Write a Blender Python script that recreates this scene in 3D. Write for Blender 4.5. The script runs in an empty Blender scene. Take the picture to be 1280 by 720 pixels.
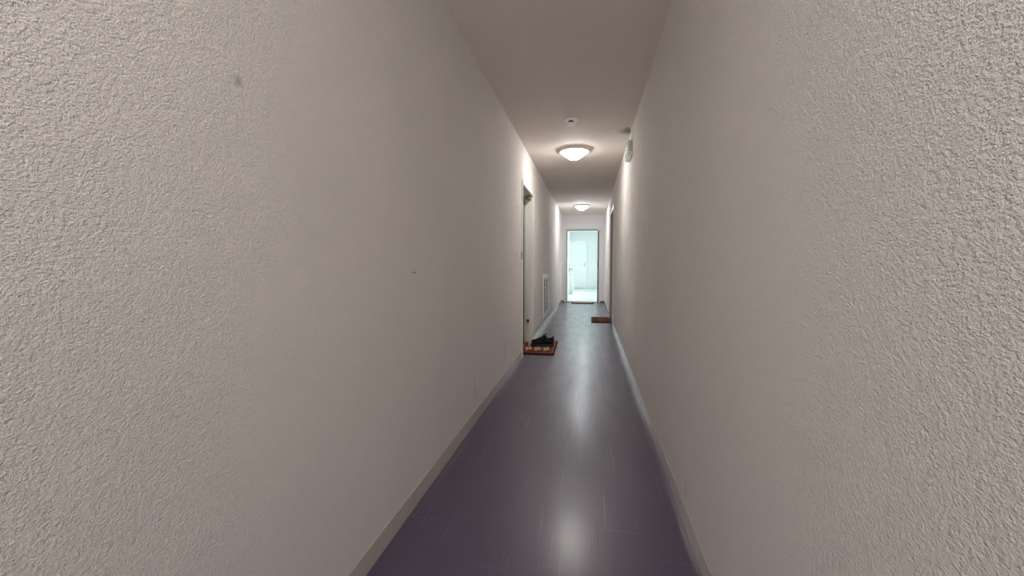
import bpy, bmesh, math, random
from mathutils import Vector, Matrix
random.seed(4)
S = bpy.context.scene
COL = S.collection
PI = math.pi

# ------------------------------------------------------------------ layout (metres)
XL, XR = -0.765, 0.405          # corridor walls
HC = 2.465                      # ceiling height
YB, YE = -3.6, 11.49            # back of the corridor, end wall with the open door
TW = 0.25                       # wall thickness
YR = 18.2                       # far wall of the space beyond the end door
D1 = (4.57, 5.42, 2.00)         # left door opening  y0 y1 top
D2 = (7.20, 8.22, 2.06)         # right door opening
D3 = (-0.656, 0.250, 2.05)      # end door opening   x0 x1 top
RX0, RX1 = -1.30, 0.62          # side walls of the space beyond

# ------------------------------------------------------------------ materials
def new_mat(name):
    m = bpy.data.materials.new(name); m.use_nodes = True
    nt = m.node_tree
    return m, nt, nt.nodes['Principled BSDF']

def link(nt, a, b): nt.links.new(a, b)

def plain(name, col, rough=0.5, metal=0.0, spec=0.5, noise=0.06, nscale=40, bump=0.0):
    m, nt, p = new_mat(name)
    p.inputs['Roughness'].default_value = rough
    p.inputs['Metallic'].default_value = metal
    p.inputs['Specular IOR Level'].default_value = spec
    tc = nt.nodes.new('ShaderNodeTexCoord')
    n = nt.nodes.new('ShaderNodeTexNoise'); n.inputs['Scale'].default_value = nscale; n.inputs['Detail'].default_value = 4
    link(nt, tc.outputs['Object'], n.inputs['Vector'])
    mx = nt.nodes.new('ShaderNodeMix'); mx.data_type = 'RGBA'
    mx.inputs[6].default_value = (*[c * (1 - noise) for c in col], 1)
    mx.inputs[7].default_value = (*[min(1, c * (1 + noise)) for c in col], 1)
    link(nt, n.outputs['Fac'], mx.inputs[0]); link(nt, mx.outputs[2], p.inputs['Base Color'])
    if bump:
        b = nt.nodes.new('ShaderNodeBump'); b.inputs['Strength'].default_value = bump; b.inputs['Distance'].default_value = 0.002
        link(nt, n.outputs['Fac'], b.inputs['Height']); link(nt, b.outputs['Normal'], p.inputs['Normal'])
    return m

def spot_mask(nt, tc, centre, radii, lo=1.0, hi=0.2, warp=0.0, wscale=30):
    """soft blob for dirt, scuffs and the ceiling patch: 1 in the middle, 0 outside, in object space"""
    vec = tc.outputs['Object']
    if warp:
        n = nt.nodes.new('ShaderNodeTexNoise'); n.inputs['Scale'].default_value = wscale; n.inputs['Detail'].default_value = 5
        link(nt, vec, n.inputs['Vector'])
        s = nt.nodes.new('ShaderNodeVectorMath'); s.operation = 'MULTIPLY_ADD'
        s.inputs[1].default_value = (warp,) * 3
        link(nt, n.outputs['Color'], s.inputs[0]); link(nt, vec, s.inputs[2]); vec = s.outputs[0]
        centre = tuple(c + warp * 0.5 for c in centre)
    sub = nt.nodes.new('ShaderNodeVectorMath'); sub.operation = 'SUBTRACT'; sub.inputs[1].default_value = centre
    link(nt, vec, sub.inputs[0])
    div = nt.nodes.new('ShaderNodeVectorMath'); div.operation = 'DIVIDE'; div.inputs[1].default_value = radii
    link(nt, sub.outputs[0], div.inputs[0])
    ln = nt.nodes.new('ShaderNodeVectorMath'); ln.operation = 'LENGTH'; link(nt, div.outputs[0], ln.inputs[0])
    mr = nt.nodes.new('ShaderNodeMapRange'); mr.interpolation_type = 'SMOOTHSTEP'
    mr.inputs['From Min'].default_value = lo; mr.inputs['From Max'].default_value = hi
    link(nt, ln.outputs['Value'], mr.inputs['Value'])
    return mr.outputs['Result']

def stucco(name, col, strength=1.0, dist=0.009, spots=(), scale=300, rough=0.75):
    m, nt, p = new_mat(name)
    p.inputs['Roughness'].default_value = rough
    p.inputs['Specular IOR Level'].default_value = 0.25
    tc = nt.nodes.new('ShaderNodeTexCoord')
    n1 = nt.nodes.new('ShaderNodeTexNoise'); n1.inputs['Scale'].default_value = scale; n1.inputs['Detail'].default_value = 3; n1.inputs['Roughness'].default_value = 0.6
    n2 = nt.nodes.new('ShaderNodeTexNoise'); n2.inputs['Scale'].default_value = scale * 0.42; n2.inputs['Detail'].default_value = 2
    mpg = nt.nodes.new('ShaderNodeMapping'); mpg.inputs['Scale'].default_value = (1, 0.85, 1.2); link(nt, tc.outputs['Object'], mpg.inputs['Vector'])
    for n in (n1, n2): link(nt, mpg.outputs['Vector'], n.inputs['Vector'])
    ad = nt.nodes.new('ShaderNodeMath'); ad.operation = 'MULTIPLY_ADD'; ad.inputs[1].default_value = 0.7
    link(nt, n2.outputs['Fac'], ad.inputs[0]); link(nt, n1.outputs['Fac'], ad.inputs[2])
    b = nt.nodes.new('ShaderNodeBump'); b.inputs['Strength'].default_value = strength; b.inputs['Distance'].default_value = dist
    link(nt, ad.outputs[0], b.inputs['Height']); link(nt, b.outputs['Normal'], p.inputs['Normal'])
    # faint uneven wear
    n3 = nt.nodes.new('ShaderNodeTexNoise'); n3.inputs['Scale'].default_value = 2.2; n3.inputs['Detail'].default_value = 5
    link(nt, tc.outputs['Object'], n3.inputs['Vector'])
    mx = nt.nodes.new('ShaderNodeMix'); mx.data_type = 'RGBA'
    mx.inputs[6].default_value = (*[c * 0.96 for c in col], 1); mx.inputs[7].default_value = (*[min(1, c * 1.04) for c in col], 1)
    link(nt, n3.outputs['Fac'], mx.inputs[0])
    cur = mx.outputs[2]
    for (c, r, dark, warp, ws) in spots:
        f = spot_mask(nt, tc, c, r, 1.0, 0.1, warp, ws)
        m2 = nt.nodes.new('ShaderNodeMix'); m2.data_type = 'RGBA'
        m2.inputs[7].default_value = (*dark, 1)
        link(nt, f, m2.inputs[0]); link(nt, cur, m2.inputs[6]); cur = m2.outputs[2]
    link(nt, cur, p.inputs['Base Color'])
    return m

WALLC = (0.90, 0.86, 0.825)
M_WALL_L = stucco('stucco_left', WALLC, spots=[
    ((XL, 0.775, 1.50), (0.05, 0.02, 0.02), (0.60, 0.57, 0.55), 0.03, 70),
    ((XL, 1.66, 1.06), (0.05, 0.035, 0.006), (0.34, 0.31, 0.29), 0.02, 40),
    ((XL, 3.6, 0.30), (0.05, 0.10, 0.10), (0.70, 0.66, 0.62), 0.2, 12),
    ((XL, 2.6, 0.25), (0.05, 0.02, 0.12), (0.72, 0.68, 0.64), 0.1, 20)])
M_WALL_R = stucco('stucco_right', WALLC, spots=[
    ((XR, 1.72, 0.16), (0.05, 0.008, 0.07), (0.62, 0.58, 0.55), 0.01, 40),
    ((XR, 2.3, 0.42), (0.05, 0.01, 0.05), (0.70, 0.66, 0.62), 0.03, 30)])
M_WALL_E = stucco('stucco_end', (0.89, 0.88, 0.895))
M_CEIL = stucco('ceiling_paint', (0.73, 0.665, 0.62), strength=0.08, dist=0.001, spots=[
    ((0.40, 4.36, HC), (0.16, 0.17, 0.06), (0.20, 0.165, 0.14), 0.05, 14)], rough=0.8)  # soft dark patch in the ceiling colour over the exit box
M_ROOM = stucco('pale_room_paint', (0.77, 0.80, 0.795), strength=0.1)

def floor_mat(name, base, edge, rough0, rough1):
    m, nt, p = new_mat(name)
    tc = nt.nodes.new('ShaderNodeTexCoord')
    mp = nt.nodes.new('ShaderNodeMapping'); mp.inputs['Scale'].default_value = (9, 2.2, 1)
    link(nt, tc.outputs['Object'], mp.inputs['Vector'])
    n = nt.nodes.new('ShaderNodeTexNoise'); n.inputs['Scale'].default_value = 1.0; n.inputs['Detail'].default_value = 4; n.inputs['Roughness'].default_value = 0.5
    link(nt, mp.outputs['Vector'], n.inputs['Vector'])
    n2 = nt.nodes.new('ShaderNodeTexNoise'); n2.inputs['Scale'].default_value = 3.5; n2.inputs['Detail'].default_value = 6
    link(nt, tc.outputs['Object'], n2.inputs['Vector'])
    # speckled linoleum colour
    n3 = nt.nodes.new('ShaderNodeTexNoise'); n3.inputs['Scale'].default_value = 120; n3.inputs['Detail'].default_value = 2
    link(nt, tc.outputs['Object'], n3.inputs['Vector'])
    ma = nt.nodes.new('ShaderNodeMath'); ma.operation = 'MULTIPLY_ADD'; ma.inputs[1].default_value = 0.5
    link(nt, n3.outputs['Fac'], ma.inputs[0]); 
    mb = nt.nodes.new('ShaderNodeMath'); mb.operation = 'MULTIPLY'; mb.inputs[1].default_value = 0.5
    link(nt, n2.outputs['Fac'], mb.inputs[0]); link(nt, mb.outputs[0], ma.inputs[2])
    mx = nt.nodes.new('ShaderNodeMix'); mx.data_type = 'RGBA'
    mx.inputs[6].default_value = (*edge, 1); mx.inputs[7].default_value = (*base, 1)
    link(nt, ma.outputs[0], mx.inputs[0])
    # thin scratches: long dragged lines, lengthways and crossways, and a few dark scuffs
    cur = mx.outputs[2]
    for (sc, ang, lo, hi, fac) in (((110, 1.6, 1), 0.05, .69, .75, .28), ((90, 1.1, 1), -0.09, .70, .76, .25), ((1.5, 120, 1), 0.06, .70, .77, .22)):
        mp2 = nt.nodes.new('ShaderNodeMapping'); mp2.inputs['Scale'].default_value = sc; mp2.inputs['Rotation'].default_value = (0, 0, ang)
        link(nt, tc.outputs['Object'], mp2.inputs['Vector'])
        v = nt.nodes.new('ShaderNodeTexNoise'); v.inputs['Scale'].default_value = 1.0; v.inputs['Detail'].default_value = 1
        link(nt, mp2.outputs['Vector'], v.inputs['Vector'])
        mr = nt.nodes.new('ShaderNodeMapRange'); mr.inputs['From Min'].default_value = lo; mr.inputs['From Max'].default_value = hi; mr.inputs['To Max'].default_value = fac
        link(nt, v.outputs['Fac'], mr.inputs['Value'])
        m2 = nt.nodes.new('ShaderNodeMix'); m2.data_type = 'RGBA'; m2.inputs[7].default_value = (*[min(.8, c * 3.4) for c in base], 1)
        link(nt, mr.outputs[0], m2.inputs[0]); link(nt, cur, m2.inputs[6]); cur = m2.outputs[2]
    for (c, rr) in (((.045, 1.60, 0), (.003, .13, 1)), ((.02, 1.53, 0), (.003, .06, 1)), ((-.33, 1.75, 0), (.003, .05, 1)), ((.10, 2.3, 0), (.002, .15, 1))):
        f = spot_mask(nt, tc, c, rr, 1.0, 0.3, .006, 20)
        m2 = nt.nodes.new('ShaderNodeMix'); m2.data_type = 'RGBA'; m2.inputs[7].default_value = (0.025, 0.022, 0.026, 1)
        link(nt, f, m2.inputs[0]); link(nt, cur, m2.inputs[6]); cur = m2.outputs[2]
    link(nt, cur, p.inputs['Base Color'])
    mr = nt.nodes.new('ShaderNodeMapRange'); mr.inputs['From Min'].default_value = 0.3; mr.inputs['From Max'].default_value = 0.7
    mr.inputs['To Min'].default_value = rough0; mr.inputs['To Max'].default_value = rough1
    link(nt, n.outputs['Fac'], mr.inputs['Value']); link(nt, mr.outputs['Result'], p.inputs['Roughness'])
    b = nt.nodes.new('ShaderNodeBump'); b.inputs['Strength'].default_value = 0.02; b.inputs['Distance'].default_value = 0.002
    link(nt, n2.outputs['Fac'], b.inputs['Height']); link(nt, b.outputs['Normal'], p.inputs['Normal'])
    p.inputs['Coat Weight'].default_value = 0.5; p.inputs['Coat Roughness'].default_value = 0.23
    return m

M_FLOOR = floor_mat('purple_linoleum', (0.084, 0.067, 0.110), (0.062, 0.052, 0.096), 0.36, 0.46)
M_FLOOR2 = floor_mat('pale_linoleum', (0.62, 0.66, 0.68), (0.56, 0.60, 0.63), 0.25, 0.4)
M_BASE = plain('taupe_baseboard', (0.50, 0.46, 0.42), 0.14, nscale=12)
M_SKIRT_D = plain('dark_brown_skirting', (0.12, 0.09, 0.075), 0.4)
M_BASE_W = plain('white_baseboard', (0.7, 0.74, 0.74), 0.4)
M_FRAME = plain('cream_door_frame', (0.76, 0.745, 0.70), 0.4, noise=0.03)
M_JAMB_G = plain('grey_door_frame', (0.36, 0.345, 0.30), 0.45, noise=0.03)
M_DOOR = plain('green_door_paint', (0.02, 0.075, 0.058), 0.65, noise=0.05)
M_DOOR_W = plain('white_door_paint', (0.80, 0.84, 0.83), 0.35, noise=0.02)
M_DOOR_N = plain('brown_grey_door', (0.20, 0.18, 0.16), 0.4, noise=0.05)
M_METAL = plain('brushed_metal', (0.55, 0.54, 0.52), 0.3, metal=1.0)
M_DARKMETAL = plain('dark_metal', (0.02, 0.02, 0.022), 0.45)
M_WHITE = plain('white_plastic', (0.88, 0.87, 0.855), 0.4, noise=0.02)
M_GRILLE = plain('white_enamel', (0.92, 0.93, 0.93), 0.4, noise=0.02)
M_BLACK = plain('black_void', (0.012, 0.012, 0.013), 0.7)
M_BLKPL = plain('black_plastic', (0.02, 0.019, 0.018), 0.4)
M_GREYGREEN = plain('grey_green_plastic', (0.70, 0.71, 0.63), 0.4)
M_VENT = plain('dark_green_slot', (0.10, 0.115, 0.075), 0.6)
M_SIGN = plain('green_pictogram', (0.10, 0.30, 0.13), 0.4)
M_LENS = plain('pale_lens', (0.72, 0.74, 0.66), 0.25)
M_YEL = plain('yellow_green_tag', (0.27, 0.28, 0.05), 0.5)
M_GREYBOX = plain('grey_cabinet_paint', (0.36, 0.39, 0.38), 0.5, noise=0.03)
M_SHOE = plain('black_shoe_fabric', (0.006, 0.006, 0.011), 0.85, spec=0.15, nscale=220, noise=0.3, bump=0.4)
M_SHOEIN = plain('brown_shoe_lining', (0.10, 0.075, 0.055), 0.8, nscale=200)
M_SOLE = plain('grey_rubber_sole', (0.035, 0.032, 0.036), 0.7, spec=0.2)
M_SOLEB = plain('black_rubber_sole', (0.012, 0.012, 0.014), 0.7, spec=0.2)
M_LACE = plain('dark_lace', (0.035, 0.033, 0.04), 0.8, nscale=300, noise=0.3)
M_THRESH = plain('dark_threshold', (0.045, 0.035, 0.03), 0.4)
M_ALU = plain('window_frame_white', (0.8, 0.82, 0.82), 0.4)
def pile(name, c): return plain(name, c, 0.95, spec=0.15, nscale=300, noise=0.35, bump=0.9)
P_TERRA = pile('terracotta_pile', (0.21, 0.082, 0.058))
P_DARK = pile('dark_red_pile', (0.07, 0.019, 0.014))
P_RED = pile('red_pile', (0.14, 0.038, 0.03))
P_BEIGE = pile('beige_pile', (0.50, 0.34, 0.21))
P_EDGE = pile('dark_binding', (0.05, 0.014, 0.012))
P_COCO = pile('coir_pile', (0.34, 0.22, 0.10))
P_COCOD = pile('dark_coir_pile', (0.10, 0.06, 0.035))
P_ORANGE = pile('orange_brown_pile', (0.22, 0.085, 0.030))

def glow(name, col, strength):
    m, nt, p = new_mat(name)
    p.inputs['Base Color'].default_value = (0.8, 0.8, 0.78, 1)
    p.inputs['Roughness'].default_value = 0.25
    p.inputs['Emission Color'].default_value = (*col, 1)
    p.inputs['Emission Strength'].default_value = strength
    return m
M_GLOW = glow('lit_opal_glass', (1.0, 0.95, 0.905), 38.0)
M_GLOWN = glow('lit_opal_glass_neutral', (0.95, 0.965, 1.0), 42.0)
M_GLOWC = glow('lit_opal_glass_cool', (0.86, 1.0, 0.985), 27.0)

def glass():
    m = bpy.data.materials.new('window_glass'); m.use_nodes = True
    nt = m.node_tree; nt.nodes.clear()
    out = nt.nodes.new('ShaderNodeOutputMaterial'); mx = nt.nodes.new('ShaderNodeMixShader')
    tr = nt.nodes.new('ShaderNodeBsdfTransparent'); gl = nt.nodes.new('ShaderNodeBsdfGlossy'); gl.inputs['Roughness'].default_value = 0.02
    fr = nt.nodes.new('ShaderNodeFresnel'); fr.inputs['IOR'].default_value = 1.3
    link(nt, fr.outputs[0], mx.inputs[0]); link(nt, tr.outputs[0], mx.inputs[1]); link(nt, gl.outputs[0], mx.inputs[2]); link(nt, mx.outputs[0], out.inputs['Surface'])
    return m
M_GLASS = glass()

# ------------------------------------------------------------------ mesh helpers
def box(bm, x0, x1, y0, y1, z0, z1, mi=0):
    vs = [bm.verts.new(v) for v in ((x0,y0,z0),(x1,y0,z0),(x1,y1,z0),(x0,y1,z0),(x0,y0,z1),(x1,y0,z1),(x1,y1,z1),(x0,y1,z1))]
    for f in ((3,2,1,0),(4,5,6,7),(0,1,5,4),(1,2,6,5),(2,3,7,6),(3,0,4,7)):
        fc = bm.faces.new([vs[i] for i in f]); fc.material_index = mi

def lathe(bm, prof, seg=48, centre=(0,0), cap=True):
    """profile [(r,z)...] turned about z"""
    rings = []
    for r, z in prof:
        if r < 1e-6: rings.append([bm.verts.new((centre[0], centre[1], z))]); continue
        rings.append([bm.verts.new((centre[0] + r*math.cos(2*PI*k/seg), centre[1] + r*math.sin(2*PI*k/seg), z)) for k in range(seg)])
    for a, b in zip(rings, rings[1:]):
        for k in range(seg):
            q = [a[k % len(a)], a[(k+1) % len(a)], b[(k+1) % len(b)], b[k % len(b)]]
            q2 = []
            for v in q:
                if v not in q2: q2.append(v)
            if len(q2) > 2: bm.faces.new(q2)
    if cap:
        for r in (rings[0], rings[-1]):
            if len(r) > 2: bm.faces.new(r)

def tube(bm, pts, r, seg=10):
    pts = [Vector(p) for p in pts]
    rings = []
    for i, p in enumerate(pts):
        t = (pts[min(i+1, len(pts)-1)] - pts[max(i-1, 0)]).normalized()
        up = Vector((0,0,1)) if abs(t.z) < 0.9 else Vector((1,0,0))
        a = t.cross(up).normalized(); b = t.cross(a)
        rings.append([bm.verts.new(p + r*(math.cos(2*PI*k/seg)*a + math.sin(2*PI*k/seg)*b)) for k in range(seg)])
    for a, b in zip(rings, rings[1:]):
        for k in range(seg): bm.faces.new((a[k], a[(k+1)%seg], b[(k+1)%seg], b[k]))
    bm.faces.new(rings[0]); bm.faces.new(rings[-1])

def obj(name, bm, mats, parent=None, bevel=0.0, smooth=False, loc=(0,0,0), angle=35, weld=False):
    if weld: bmesh.ops.remove_doubles(bm, verts=bm.verts, dist=1e-5)
    bmesh.ops.recalc_face_normals(bm, faces=bm.faces)
    me = bpy.data.meshes.new(name); bm.to_mesh(me); bm.free()
    for m in (mats if isinstance(mats, (list, tuple)) else [mats]): me.materials.append(m)
    o = bpy.data.objects.new(name, me); COL.objects.link(o); o.location = loc
    if parent: o.parent = parent
    if smooth:
        for p in me.polygons: p.use_smooth = True
        me.set_sharp_from_angle(angle=math.radians(angle))
    if bevel:
        b = o.modifiers.new('bevel', 'BEVEL'); b.width = bevel; b.segments = 2; b.limit_method = 'ANGLE'
    return o

def boxes(name, lst, mats, parent=None, bevel=0.0, weld=False):
    bm = bmesh.new()
    for b in lst: box(bm, *b)
    return obj(name, bm, mats, parent, bevel, weld=weld)

def struct(o): o['kind'] = 'structure'; return o
def thing(name, label, cat, loc=(0,0,0), rz=0, group=None):
    o = bpy.data.objects.new(name, None); COL.objects.link(o); o.empty_display_size = 0.1
    o.location = loc; o.rotation_euler = (0,0,rz); o['label'] = label; o['category'] = cat
    if group: o['group'] = group
    return o
def tag(o, label, cat, group=None):
    o['label'] = label; o['category'] = cat
    if group: o['group'] = group
    return o
def copy_tree(o, parent=None):
    c = o.copy(); COL.objects.link(c)
    if parent: c.parent = parent
    for ch in list(o.children): copy_tree(ch, c)
    return c
def group_empty(name, loc=(0,0,0)):
    o = bpy.data.objects.new(name, None); COL.objects.link(o); o.location = loc; o['kind'] = 'structure'
    return o

# ------------------------------------------------------------------ room shell
FT = 0.03      # thickness of the door frame lining
struct(boxes('floor', [(XL - TW, XR + TW, YB, YE + 0.02, -0.1, 0)], M_FLOOR))
o = struct(boxes('floor_beyond', [(RX0 - .1, RX1 + .1, YE + 0.02, YR + .1, -0.1, 0)], M_FLOOR2))
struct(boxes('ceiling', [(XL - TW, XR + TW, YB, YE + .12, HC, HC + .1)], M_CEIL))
struct(boxes('ceiling_beyond', [(RX0 - .1, RX1 + .1, YE + .12, YR + .1, HC, HC + .1)], M_ROOM))

a0, a1, at = D1[0] - FT, D1[1] + FT, D1[2] + FT
struct(boxes('wall_left', [(XL - TW, XL, YB, a0, 0, HC), (XL - TW, XL, a1, YE, 0, HC), (XL - TW, XL, a0, a1, at, HC)], M_WALL_L))
b0, b1, bt = D2[0] - FT, D2[1] + FT, D2[2] + FT
struct(boxes('wall_right', [(XR, XR + TW, YB, b0, 0, HC), (XR, XR + TW, b1, YE, 0, HC), (XR, XR + TW, b0, b1, bt, HC)], M_WALL_R))
WB = (-0.66, 0.30, 0.10, 2.10)  # unseen glazed opening behind the viewpoint, added to brighten the near walls
struct(boxes('wall_back', [(XL - TW, WB[0], YB - .1, YB, 0, HC), (WB[1], XR + TW, YB - .1, YB, 0, HC),
      (WB[0], WB[1], YB - .1, YB, 0, WB[2]), (WB[0], WB[1], YB - .1, YB, WB[3], HC)], M_WALL_E))
w2 = group_empty('fill_window', (WB[0], YB - .05, WB[2]))
w2w, w2h = WB[1] - WB[0], WB[3] - WB[2]
boxes('window_frame', [(0, .05, -.03, .03, 0, w2h), (w2w - .05, w2w, -.03, .03, 0, w2h), (.05, w2w - .05, -.03, .03, 0, .05), (.05, w2w - .05, -.03, .03, w2h - .05, w2h)], M_ALU, w2)
boxes('pane', [(.05, w2w - .05, -.003, .003, .05, w2h - .05)], M_GLASS, w2)
c0, c1, ct = D3[0] - FT, D3[1] + FT, D3[2] + FT
struct(boxes('wall_front', [(XL - TW - .3, c0, YE, YE + .12, 0, HC), (c1, XR + TW, YE, YE + .12, 0, HC), (c0, c1, YE, YE + .12, ct, HC)], M_WALL_E))
# space beyond the open door
struct(boxes('wall_far', [(RX0 - .1, RX1 + .1, YR, YR + .1, 0, HC)], M_ROOM))
struct(boxes('wall_beyond_left', [(RX0 - .1, RX0, YE + .12, YR, 0, HC)], M_ROOM))
W1 = (12.6, 15.9, 0.75, 2.2)   # window in the right wall of the space beyond
struct(boxes('wall_beyond_right', [(RX1, RX1 + .1, YE + .12, W1[0], 0, HC), (RX1, RX1 + .1, W1[1], YR, 0, HC),
      (RX1, RX1 + .1, W1[0], W1[1], 0, W1[2]), (RX1, RX1 + .1, W1[0], W1[1], W1[3], HC)], M_ROOM))
win = group_empty('window_1', (RX1 + .05, W1[0], W1[2]))
wl, wh = W1[1] - W1[0], W1[3] - W1[2]
fr = []
for k in range(4):
    y = k * (wl - .05) / 3
    fr.append((-.03, .03, y, y + .05, 0, wh))
fr += [(-.03, .03, 0, wl, 0, .05), (-.03, .03, 0, wl, wh - .05, wh)]
boxes('window_frame', fr, M_ALU, win)
for k in range(3):
    y = k * (wl - .05) / 3 + .05
    boxes('pane', [(-.003, .003, y, y + (wl - .05) / 3 - .05, .05, wh - .05)], M_GLASS, win)

# baseboards
BH, BT = 0.082, 0.003
struct(boxes('baseboard_left', [(XL, XL + BT, YB, D1[0] - .055, 0, BH), (XL, XL + BT, D1[1] + .055, YE - .001, 0, BH)], M_BASE, bevel=0.0008))
struct(boxes('baseboard_right', [(XR - BT, XR, YB, D2[0] - .055, 0, BH), (XR - BT, XR, D2[1] + .055, YE - .001, 0, BH)], M_BASE, bevel=0.0008))
struct(boxes('baseboard_front', [(XL + BT, D3[0] - .05, YE - .012, YE, 0, .045), (D3[1] + .05, XR - BT, YE - .012, YE, 0, .045)], M_SKIRT_D, bevel=0.0008))
struct(boxes('baseboard_far', [(RX0, -1.07, YR - BT, YR, 0, .1), (-.08, RX1, YR - BT, YR, 0, .1)], M_BASE_W, bevel=0.004))

# ------------------------------------------------------------------ doors
def lever(bm, sgn=1, ln=.12):
    """handle on a face whose normal is +x*sgn; lever runs to -y; origin at spindle"""
    lathe_pts = []
    s = sgn
    box(bm, 0 if s > 0 else -.008, .008 if s > 0 else 0, -.02, .02, -.09, .09)
    tube(bm, [(s*.004, 0, .03), (s*.035, 0, .03), (s*.048, -.012, .03), (s*.05, -ln*.5, .03), (s*.048, -ln, .028)], .009)

def side_door(name, xs, sgn, D, leafmat, framemat, revealmat, rev, handle_near=True):
    """door set in a side wall. xs wall plane, sgn = direction into the corridor"""
    y0, y1, zt = D
    root = group_empty(name, (xs, y0, 0))
    w = y1 - y0
    deep = -sgn * (rev + .05)
    def bx(xa, xb, *r): return (min(xa, xb), max(xa, xb), *r)
    # lining of the reveal (near jamb, far jamb, head) plus architrave on the wall face
    lin = [bx(0, deep, -FT, 0, 0, zt), bx(0, deep, w, w + FT, 0, zt), bx(0, deep, -FT, w + FT, zt, zt + FT)]
    # rebate the leaf closes on
    lin += [bx(-sgn*(rev-.03), -sgn*(rev-.002), 0, .012, 0, zt - .012), bx(-sgn*(rev-.03), -sgn*(rev-.002), w - .012, w, 0, zt - .012),
            bx(-sgn*(rev-.03), -sgn*(rev-.002), 0, w, zt - .012, zt)]
    boxes('door_frame', lin, revealmat, root)
    A = .05
    boxes('architrave', [bx(0.0005*sgn, sgn*.012, -A, -.004, 0, zt + A), bx(0.0005*sgn, sgn*.012, w + .004, w + A, 0, zt + A), bx(0.0005*sgn, sgn*.012, -.004, w + .004, zt + .004, zt + A)], framemat, root, bevel=.003)
    leaf = boxes('door_leaf', [bx(-sgn*rev, -sgn*(rev + .04), .003, w - .003, .008, zt - .004)], leafmat, root, bevel=.002)
    bm = bmesh.new(); lever(bm, sgn)
    hd = obj('door_handle', bm, M_METAL, root, smooth=True)
    hd.location = (-sgn*rev, .07 if handle_near else w - .07, 1.04)
    if handle_near: hd.rotation_euler = (PI if False else 0, 0, 0); hd.scale = (1, -1, 1)
    # dark sill strip under the leaf
    boxes('threshold', [bx(-sgn*.02, deep, 0.0, w, 0, .006)], M_THRESH, root)
    return root
d1 = side_door('door_1', XL, 1, D1, M_DOOR, M_FRAME, M_FRAME, .115)
# small black stop and a yellow-green tag on that frame
boxes('door_stop', [(-.075, -.045, D1[1]-D1[0]-.022, D1[1]-D1[0]-.0005, .295, .335)], M_BLKPL, d1, bevel=.003)
boxes('tag', [(-.06, -.015, D1[1]-D1[0]-.11, D1[1]-D1[0]-.004, D1[2]-.045, D1[2]-.0005)], M_YEL, d1, bevel=.002)
d2 = side_door('door_2', XR, -1, D2, M_DOOR_N, M_FRAME, M_JAMB_G, .09)

# end door: frame in the end wall, leaf swung 90 degrees into the space beyond
d3 = group_empty('door_3', (0, YE, 0))
x0, x1, zt = D3
boxes('door_frame', [(x0 - FT, x0, 0, .12, 0, zt), (x1, x1 + FT, 0, .12, 0, zt), (x0 - FT, x1 + FT, 0, .12, zt, zt + FT)], M_FRAME, d3)
boxes('rebate', [(x1 - .034, x1 - .0005, .02, .06, 0, zt - .02), (x0 + .0005, x0 + .014, .02, .06, 0, zt - .02), (x0 + .014, x1 - .034, .02, .06, zt - .02, zt - .0005)], M_DOOR, d3)
boxes('architrave', [(x0 - .045, x0 - .004, -.012, -.0005, 0, zt + .045), (x1 + .004, x1 + .045, -.012, -.0005, 0, zt + .045), (x0 - .004, x1 + .004, -.012, -.0005, zt + .004, zt + .045)], M_FRAME, d3, bevel=.003)
boxes('strike_plate', [(x1 - .05, x1 - .0345, .03, .055, 1.0, 1.16)], M_METAL, d3)
boxes('threshold', [(x0, x1, -.02, .12, 0, .012)], M_THRESH, d3, bevel=.003)
lf = boxes('door_leaf', [(x0 - .008, x0 + .032, .125, .125 + .85, .012, zt - .01)], M_DOOR_W, d3, bevel=.002)
bm = bmesh.new(); lever(bm, 1)
h = obj('door_handle', bm, M_DARKMETAL, lf, smooth=True); h.location = (x0 + .032, .90, .90); h.scale = (2.0, 1.3, .8)
# closed white door at the far end
d4 = group_empty('door_4', (-1.02, YR, 0))
boxes('door_frame', [(-.05, -.003, -.03, -.0005, 0, 2.16), (.873, .92, -.03, -.0005, 0, 2.16), (-.003, .873, -.03, -.0005, 2.113, 2.16)], M_ROOM, d4, bevel=.003)
boxes('door_leaf', [(0, .87, -.02, -.0005, .01, 2.11)], M_DOOR_W, d4, bevel=.003)
bm = bmesh.new(); lever(bm, 1)
h = obj('door_handle', bm, M_METAL, d4, smooth=True); h.rotation_euler = (0, 0, -PI/2); h.location = (.80, -.02, 1.05)

# ------------------------------------------------------------------ ceiling lights
def make_light(label, loc, glowmat, group=None):
    t = thing('ceiling_light', label, 'ceiling light', loc, 0, group)
    bm = bmesh.new()
    lathe(bm, [(.150, 0), (.160, -.006), (.174, -.018), (.178, -.026), (.176, -.030), (.146, -.037)], 64)
    obj('trim_ring', bm, M_WHITE, t, smooth=True)
    bm = bmesh.new()
    prof = []
    for k in range(15):
        q_ = 1 - k / 14
        prof.append((.146 * q_, -.036 - .084 * (1 - q_ ** 1.9)))
    prof[-1] = (0, -.120)
    lathe(bm, prof, 64, cap=False)
    obj('diffuser', bm, glowmat, t, smooth=True, angle=60)
    return t
LX = -0.197
L1 = make_light('round white bowl ceiling light, the nearer of the two in view', (LX, 4.95, HC), M_GLOW, 'corridor ceiling lights')
for y, lab in ((9.6, 'round white bowl ceiling light, the farther one close to the end wall'),
               (-0.15, 'round white bowl ceiling light overhead at the near stretch of corridor')):
    c = copy_tree(L1); c.location = (LX, y, HC); c['label'] = lab
    if y > 9:
        d = [k for k in c.children if k.name.startswith('diffuser')][0]
        d.data = d.data.copy(); d.data.materials[0] = M_GLOWN
make_light('round white bowl ceiling light in the bright space beyond the open door', (LX, 14.25, HC), M_GLOWC)

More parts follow.
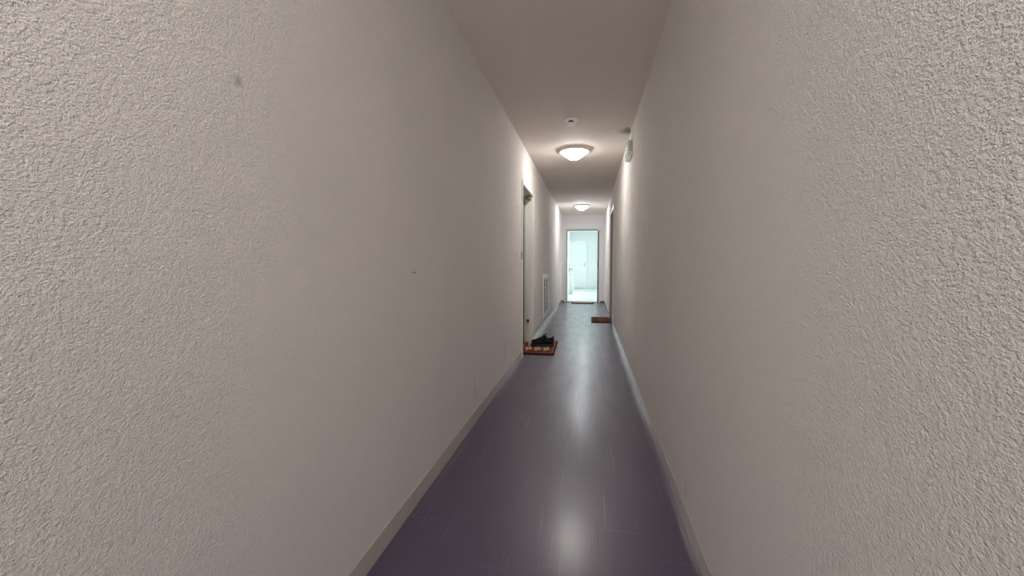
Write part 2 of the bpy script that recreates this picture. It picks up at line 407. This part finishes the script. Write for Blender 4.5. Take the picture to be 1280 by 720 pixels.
# ------------------------------------------------------------------ smoke detector
t = thing('smoke_detector', 'small round white smoke detector with dark slot on the ceiling', 'smoke detector', (-.188, 3.93, HC))
bm = bmesh.new(); lathe(bm, [(0, 0), (.058, 0), (.058, -.008), (.052, -.014), (0, -.014)], 40, cap=False); obj('mounting_base', bm, M_WHITE, t, smooth=True)
bm = bmesh.new(); lathe(bm, [(.030, -.014), (.030, -.034), (0, -.034)], 32, cap=False); obj('sensor_slot', bm, M_BLKPL, t, smooth=True)
bm = bmesh.new(); lathe(bm, [(0, -.034), (.040, -.034), (.041, -.040), (.034, -.050), (.018, -.056), (0, -.057)], 40, cap=False); obj('cap', bm, M_WHITE, t, smooth=True)
for k in range(6):
    a = k * PI / 3; bm = bmesh.new()
    tube(bm, [(.036*math.cos(a), .036*math.sin(a), -.014), (.036*math.cos(a), .036*math.sin(a), -.036)], .003, 6)
    obj('cage_rib', bm, M_WHITE, t)
bm = bmesh.new(); lathe(bm, [(0, 0), (.004, 0), (.003, -.003), (0, -.004)], 12, cap=False); o = obj('indicator_lamp', bm, M_LENS, t); o.location = (.02, -.02, -.0545)

# ------------------------------------------------------------------ emergency light on the right wall + trunking
Y0 = 4.20; zb, ztp = 2.178, 2.325
t = thing('emergency_light', 'pale green emergency exit light box mounted high on right wall', 'exit light', (XR, Y0, zb))
hh = ztp - zb
bm = bmesh.new()
box(bm, -.045, -.0005, 0, .30, .025, hh)
obj('housing', bm, M_GREYGREEN, t, bevel=.006)
bm = bmesh.new()   # sloping lower lens
pr = [(-.0005, .025), (-.045, .025), (-.050, .018), (-.036, 0), (-.0005, 0)]
v0 = [bm.verts.new((x, .004, z)) for x, z in pr]; v1 = [bm.verts.new((x, .296, z)) for x, z in pr]
bm.faces.new(v0); bm.faces.new(v1)
for k in range(5): bm.faces.new((v0[k], v0[(k+1)%5], v1[(k+1)%5], v1[k]))
obj('lens', bm, M_LENS, t, bevel=.002)
vents = []
for r in range(5):
    z = .045 + r * .023
    for c in range(3):
        xx = -.040 + c * .0125
        vents.append((xx, xx + .008, -.0015, .0005, z, z + .010))
boxes('vent_slots', vents, M_VENT, t)
boxes('sign_panel', [(-.048, -.0452, .012, .288, .035, hh - .012)], M_SIGN, t, bevel=.001)
# running figure and arrow on the sign panel
bm = bmesh.new()
def q(y, z, w, h2, a=0):
    c, s = math.cos(a), math.sin(a)
    ps = [(-w/2,-h2/2),(w/2,-h2/2),(w/2,h2/2),(-w/2,h2/2)]
    vf = [bm.verts.new((-.0495, y + c*u - s*v, z + s*u + c*v)) for u, v in ps]
    vb = [bm.verts.new((-.0478, y + c*u - s*v, z + s*u + c*v)) for u, v in ps]
    bm.faces.new(vf); bm.faces.new(vb)
    for k in range(4): bm.faces.new((vf[k], vf[(k+1)%4], vb[(k+1)%4], vb[k]))
q(.22, .095, .05, .08); q(.155, .118, .014, .014); q(.152, .092, .014, .034, .3); q(.14, .07, .009, .034, -.6); q(.165, .07, .009, .034, .7)
q(.075, .09, .06, .012); q(.052, .098, .03, .01, .75); q(.052, .082, .03, .01, -.75)
obj('pictogram', bm, M_WHITE, t)
tr = boxes('cable_trunking', [(-.016, -.0005, 0, .03, 0, HC - ztp)], M_WHITE, bevel=.002)
tr.location = (XR, Y0 + .02, ztp); tag(tr, 'thin white cable trunking rising from exit light to ceiling', 'cable trunking')

# ------------------------------------------------------------------ switches
def switch(label, y, z, w=.08, h2=.12, group=None):
    t = thing('wall_switch', label, 'switch', (XL, y, z), 0, group)
    pl = boxes('plate', [(0, .012, -w/2, w/2, -h2/2, h2/2)], M_WHITE, t, bevel=.003)
    bm = bmesh.new(); box(bm, .012, .018, -w*.28, w*.28, -h2*.28, h2*.28)
    r = obj('rocker', bm, M_GRILLE, pl, bevel=.002); 
    return t
switch('small white switch plate left of green door, farther from door frame', 4.27, 1.195, .07, .09)
t = thing('doorbell_switch', 'white doorbell button with dark bar beside green door frame', 'doorbell', (XL, 4.43, 1.19))
boxes('plate', [(0, .016, -.03, .03, -.07, .07)], M_WHITE, t, bevel=.003)
boxes('button', [(.016, .021, -.014, .014, -.045, .045)], M_DARKMETAL, t, bevel=.003)
switch('white light switch on left wall near the far open door', 10.75, 1.18)

# ------------------------------------------------------------------ ventilation grille
gy0, gy1, gz0, gz1 = 6.70, 7.42, .17, .92
t = thing('ventilation_grille', 'white louvred ventilation grille low on the left wall', 'grille', (XL, gy0, gz0))
gw, gh = gy1 - gy0, gz1 - gz0
e = .05
boxes('backing', [(0, .0055, e, gw - e, e, gh - e)], M_BLACK, t)
boxes('frame', [(0, .008, 0, e, 0, gh), (0, .008, gw - e, gw, 0, gh), (0, .008, e, gw - e, 0, e + .03), (0, .008, e, gw - e, gh - e - .03, gh)], M_GRILLE, t, weld=False)
boxes('mullion', [(.0055, .0085, gw/2 - .03, gw/2 + .03, e + .03, gh - e - .03)], M_GRILLE, t)
nsl = 14
for k in range(nsl):
    z = e + .03 + (k + .5) * (gh - 2*e - .06) / nsl
    boxes('slat', [(.005, .0078, e, gw - e, z - .008, z + .007)], M_GRILLE, t)

# ------------------------------------------------------------------ doormats (pattern = per-face pile colours)
def mat_mesh(name, w, l, th, fn, mats, loc, rz, cell=.006):
    """x across w, y along l; origin at the centre of the underside"""
    nx, ny = int(w / cell), int(l / cell)
    bm = bmesh.new()
    top = [[None]*(ny+1) for _ in range(nx+1)]
    for i in range(nx+1):
        for j in range(ny+1):
            x, y = -w/2 + w*i/nx, -l/2 + l*j/ny
            ed = min(i, nx-i, j, ny-j)
            z = th * (0.55 if ed == 0 else 1.0) + (random.uniform(-.0009, .0009) if ed else 0)
            top[i][j] = bm.verts.new((x, y, z))
    for i in range(nx):
        for j in range(ny):
            f = bm.faces.new((top[i][j], top[i+1][j], top[i+1][j+1], top[i][j+1]))
            f.material_index = fn(-w/2 + w*(i+.5)/nx, -l/2 + l*(j+.5)/ny)
    loop = [top[i][0] for i in range(nx)] + [top[nx][j] for j in range(ny)] + [top[i][ny] for i in range(nx, 0, -1)] + [top[0][j] for j in range(ny, 0, -1)]
    bot = [bm.verts.new((v.co.x, v.co.y, .0005)) for v in loop]
    n = len(loop)
    for k in range(n):
        f = bm.faces.new((loop[k], bot[k], bot[(k+1)%n], loop[(k+1)%n])); f.material_index = 0
    bm.faces.new(bot)
    o = obj(name, bm, mats, loc=loc); o.rotation_euler = (0, 0, rz)
    return o
def flower(x, y, R):
    r = math.hypot(x, y); a = math.atan2(y, x)
    return r < R * (.55 + .45 * math.cos(2*a + .8)**2) and r > R * .16
W_, L_ = .46, .82
def pat1(x, y):
    ex = min(W_/2 - abs(x), L_/2 - abs(y))
    if ex < .014: return 0
    if ex < .055: return 1
    if ex < .068: return 0
    # long beige flowers, three abreast
    for cx in (-.115, 0, .115):
        for cy in (-.15, .15):
            if flower(x - cx, (y - cy) * .38, .05): return 4
            if abs(math.hypot(x - cx, (y - cy) * .38) - .055) < .004: return 1
    if abs((x*7 + y*5) % .42 - .2) < .06: return 3
    return 2
mt = mat_mesh('doormat', W_, L_, .014, pat1, [P_EDGE, P_TERRA, P_DARK, P_RED, P_BEIGE], (-.645, 5.165, .006), .02)
tag(mt, 'red-brown doormat with beige flowers in front of green door, under black shoes', 'doormat')
W2, L2 = .37, .74
def pat2(x, y):
    ex = min(W2/2 - abs(x), L2/2 - abs(y))
    if ex < .016: return 0
    if ex < .05: return 1
    if math.hypot(x, y*.6) < .10: return 4
    if flower(x, (abs(y) - .22), .07): return 3
    return 2
mt = mat_mesh('doormat', W2, L2, .016, pat2, [P_EDGE, P_TERRA, P_RED, P_ORANGE, P_ORANGE], (XR - .155 - BT + .0, 7.93, 0), 0)
mt.location.x = .045 + W2/2 - .0
tag(mt, 'brown doormat on the floor at the right-hand door', 'doormat')
W3, L3 = .60, .36
def pat3(x, y):
    ex = min(W3/2 - abs(x), L3/2 - abs(y))
    if ex < .02: return 0
    return 1 if int((y + L3) / .04) % 3 else 0
mt = mat_mesh('doormat', W3, L3, .018, pat3, [P_COCOD, P_COCO], (-.178, 11.24, 0), 0)
tag(mt, 'straw coloured coir doormat on threshold of far open door', 'doormat')

# ------------------------------------------------------------------ shoes
def make_shoe(label, mirror, mats):
    M_UP, M_SO = mats
    t = thing('shoe', label, 'shoe', group='black shoes on the doormat')
    Ln = .295
    def width(u):      # half width, u 0 heel .. 1 toe
        pts = [(0, .020), (.05, .030), (.2, .035), (.4, .034), (.62, .044), (.75, .047), (.88, .040), (.96, .026), (1, .008)]
        for (a, wa), (b, wb) in zip(pts, pts[1:]):
            if u <= b:
                k = (u - a) / (b - a); k = k*k*(3 - 2*k); return wa + (wb - wa) * k
        return pts[-1][1]
    def bend(u): return mirror * .010 * math.sin(u * PI) * (1 if u < .6 else .6)
    def topz(u):
        pts = [(0, .092), (.06, .100), (.14, .092), (.28, .092), (.40, .108), (.46, .100), (.6, .078), (.78, .058), (.92, .046), (1, .030)]
        for (a, wa), (b, wb) in zip(pts, pts[1:]):
            if u <= b:
                k = (u - a) / (b - a); k = k*k*(3 - 2*k); return wa + (wb - wa) * k
        return pts[-1][1]
    SB = .026      # where the upper meets the sole
    NU, NV = 40, 20
    # upper: arch sections, with the ankle opening left out
    bm = bmesh.new(); g = []
    for i in range(NU + 1):
        u = i / NU; row = []
        for j in range(NV + 1):
            a = PI * j / NV
            c, s = math.cos(a), math.sin(a)
            wx = width(u) * (1 if c >= 0 else -1) * abs(c) ** .6
            z = SB - .004 + (topz(u) - SB + .004) * abs(s) ** .62
            if z > .07: wx *= .90 if u < .5 else .95
            row.append(bm.verts.new((wx + bend(u), u * Ln, z)))
        g.append(row)
    for i in range(NU):
        u = (i + .5) / NU
        for j in range(NV):
            v = (j + .5) / NV
            if .07 < u < .38 and .24 < v < .76: continue
            bm.faces.new((g[i][j], g[i+1][j], g[i+1][j+1], g[i][j+1]))
    bm.faces.new(g[0]) ; bm.faces.new(g[-1])
    up = obj('upper', bm, [M_UP, M_SHOEIN], t, smooth=True, angle=70)
    so = up.modifiers.new('thick', 'SOLIDIFY'); so.thickness = .004; so.offset = -1; so.material_offset = 1
    ss = up.modifiers.new('sub', 'SUBSURF'); ss.levels = 1; ss.render_levels = 1
    # sole
    bm = bmesh.new()
    def outline(off, z, lift):
        pts = []
        for i in range(NU + 1):
            u = i / NU; pts.append((width(u) + off + bend(u), u * Ln + off * (1.2 if i in (NU,) else 0) - (off if i == 0 else 0), z + lift * max(0, u - .72) ** 2))
        for i in range(NU, -1, -1):
            u = i / NU; pts.append((-width(u) - off + bend(u), u * Ln + off * (1.2 if i in (NU,) else 0) - (off if i == 0 else 0), z + lift * max(0, u - .72) ** 2))
        return [bm.verts.new(p) for p in pts]
    rings = [outline(-.002, 0, .18), outline(.004, .006, .18), outline(.005, .020, .12), outline(.002, .030, .06)]
    for a, b in zip(rings, rings[1:]):
        n = len(a)
        for k in range(n): bm.faces.new((a[k], a[(k+1)%n], b[(k+1)%n], b[k]))
    bm.faces.new(rings[0]); bm.faces.new(rings[-1])
    obj('sole', bm, M_SO, t, smooth=True, angle=40)
    # tongue rising out of the opening
    bm = bmesh.new(); rows = []
    for i in range(8):
        k = i / 7
        y = Ln * (.50 - .18 * k); z = .094 + .040 * k
        rows.append([bm.verts.new((bend(.45) + (j - 3) / 3 * (.018 + .006 * k), y - .004 * abs(j - 3), z - .006 * ((j - 3) / 3) ** 2)) for j in range(7)])
    for a, b in zip(rows, rows[1:]):
        for j in range(6): bm.faces.new((a[j], a[j+1], b[j+1], b[j]))
    tg = obj('tongue', bm, M_UP, t, smooth=True, angle=80)
    so = tg.modifiers.new('thick', 'SOLIDIFY'); so.thickness = .007; so.offset = 0
    # heel pull tab
    bm = bmesh.new(); tube(bm, [(bend(0), .010, .085), (bend(0), -.006, .100), (bend(0), -.020, .106), (bend(0), -.010, .092), (bend(0), .004, .075)], .004, 8)
    obj('heel_tab', bm, M_UP, t, smooth=True)
    # laces
    bm = bmesh.new()
    for k in range(5):
        u = .46 + k * .055
        z = topz(u)
        tube(bm, [(bend(u) + s_ * .024, u * Ln, z - .006 - .004*abs(s_) + .008) if abs(s_) == 1 else (bend(u), u * Ln + .006, z + .004) for s_ in (-1, 0, 1)], .0028, 8)
    for s_ in (-1, 1):
        tube(bm, [(bend(.46), .46*Ln, .108), (bend(.46) + s_*.018, .46*Ln - .006, .118), (bend(.46) + s_*.032, .46*Ln + .004, .104), (bend(.46) + s_*.014, .46*Ln + .004, .106)], .0025, 8)
    obj('laces', bm, M_LACE, t, smooth=True)
    return t
s1 = make_shoe('black shoe on the red-brown doormat, the front one with grey sole edge', 1, (M_SHOE, M_SOLE))
s1.location = (-.452, 5.17, .0215); s1.rotation_euler = (0, 0, PI/2 + .10)
s2 = make_shoe('black shoe on the red-brown doormat, the rear one by the baseboard', -1, (M_SHOE, M_SOLEB))
s2.location = (-.470, 5.33, .0215); s2.rotation_euler = (0, 0, PI/2 - .08)

# ------------------------------------------------------------------ grey cabinet beyond the door
t = thing('cabinet', 'low grey cabinet seen at left through the open far door', 'cabinet', (-.80, 14.35, 0))
boxes('body', [(-.18, .215, .02, .45, .06, .735)], M_GREYBOX, t, bevel=.004)
cd = boxes('door', [(-.17, .205, 0, .02, .07, .725)], M_GREYBOX, t, bevel=.003)
boxes('top', [(-.19, .225, -.01, .46, .735, .755)], M_GREYBOX, t, bevel=.004)
boxes('plinth', [(-.17, .205, .03, .44, 0, .06)], M_GREYBOX, t)
bm = bmesh.new(); lathe(bm, [(0, 0), (.012, 0), (.009, .012), (.014, .02), (0, .024)], 16, cap=False)
k = obj('knob', bm, M_METAL, cd, smooth=True); k.location = (-.12, 0, .45); k.rotation_euler = (PI/2, 0, 0)

# ------------------------------------------------------------------ daylight through the window beyond
ld = bpy.data.lights.new('daylight', 'AREA'); ld.shape = 'RECTANGLE'; ld.size = wh - .1; ld.size_y = wl - .1
ld.energy = 135; ld.color = (0.92, 1.0, 0.985)
lo = bpy.data.objects.new('daylight', ld); COL.objects.link(lo)
lo.location = (RX1 + .35, (W1[0] + W1[1]) / 2, (W1[2] + W1[3]) / 2); lo.rotation_euler = (0, PI/2, 0)

l2 = bpy.data.lights.new('fill_behind', 'AREA'); l2.shape = 'RECTANGLE'; l2.size = w2w - .1; l2.size_y = w2h - .1  # added fill lamp outside the unseen rear opening, lifts the lower walls
l2.energy = 46; l2.color = (1.0, 0.97, 0.97)
o2 = bpy.data.objects.new('fill_behind', l2); COL.objects.link(o2)
o2.location = (WB[0] + w2w / 2, YB - .25, WB[2] + w2h / 2); o2.rotation_euler = (PI/2, 0, 0)

w = bpy.data.worlds.new('World'); S.world = w; w.use_nodes = True
w.node_tree.nodes['Background'].inputs[0].default_value = (0.75, 0.95, 1.0, 1)
w.node_tree.nodes['Background'].inputs[1].default_value = 0.6

# ------------------------------------------------------------------ camera
cam = bpy.data.cameras.new('camera'); co = bpy.data.objects.new('camera', cam); COL.objects.link(co)
F = 500.0
cam.sensor_width = 36; cam.lens = F / 1280 * 36; cam.clip_start = .02
pitch = math.atan(30.5 / F); 
yaw = math.atan2((737 - 640) / F, 1 / math.cos(pitch) )
co.location = (0, 0, 1.1)
co.rotation_euler = (PI/2 - pitch, 0, math.radians(10.97))
S.camera = co
S.view_settings.view_transform = 'Standard'; S.view_settings.look = 'None'
S.view_settings.exposure = 0.74; S.view_settings.gamma = 1.0
S.view_settings.use_curve_mapping = False
S.cycles.max_bounces = 16; S.cycles.diffuse_bounces = 10; S.cycles.use_denoising = True; S.cycles.denoising_prefilter = 'NONE'; S.cycles.blur_glossy = 1.0
S.cycles.sample_clamp_indirect = 10
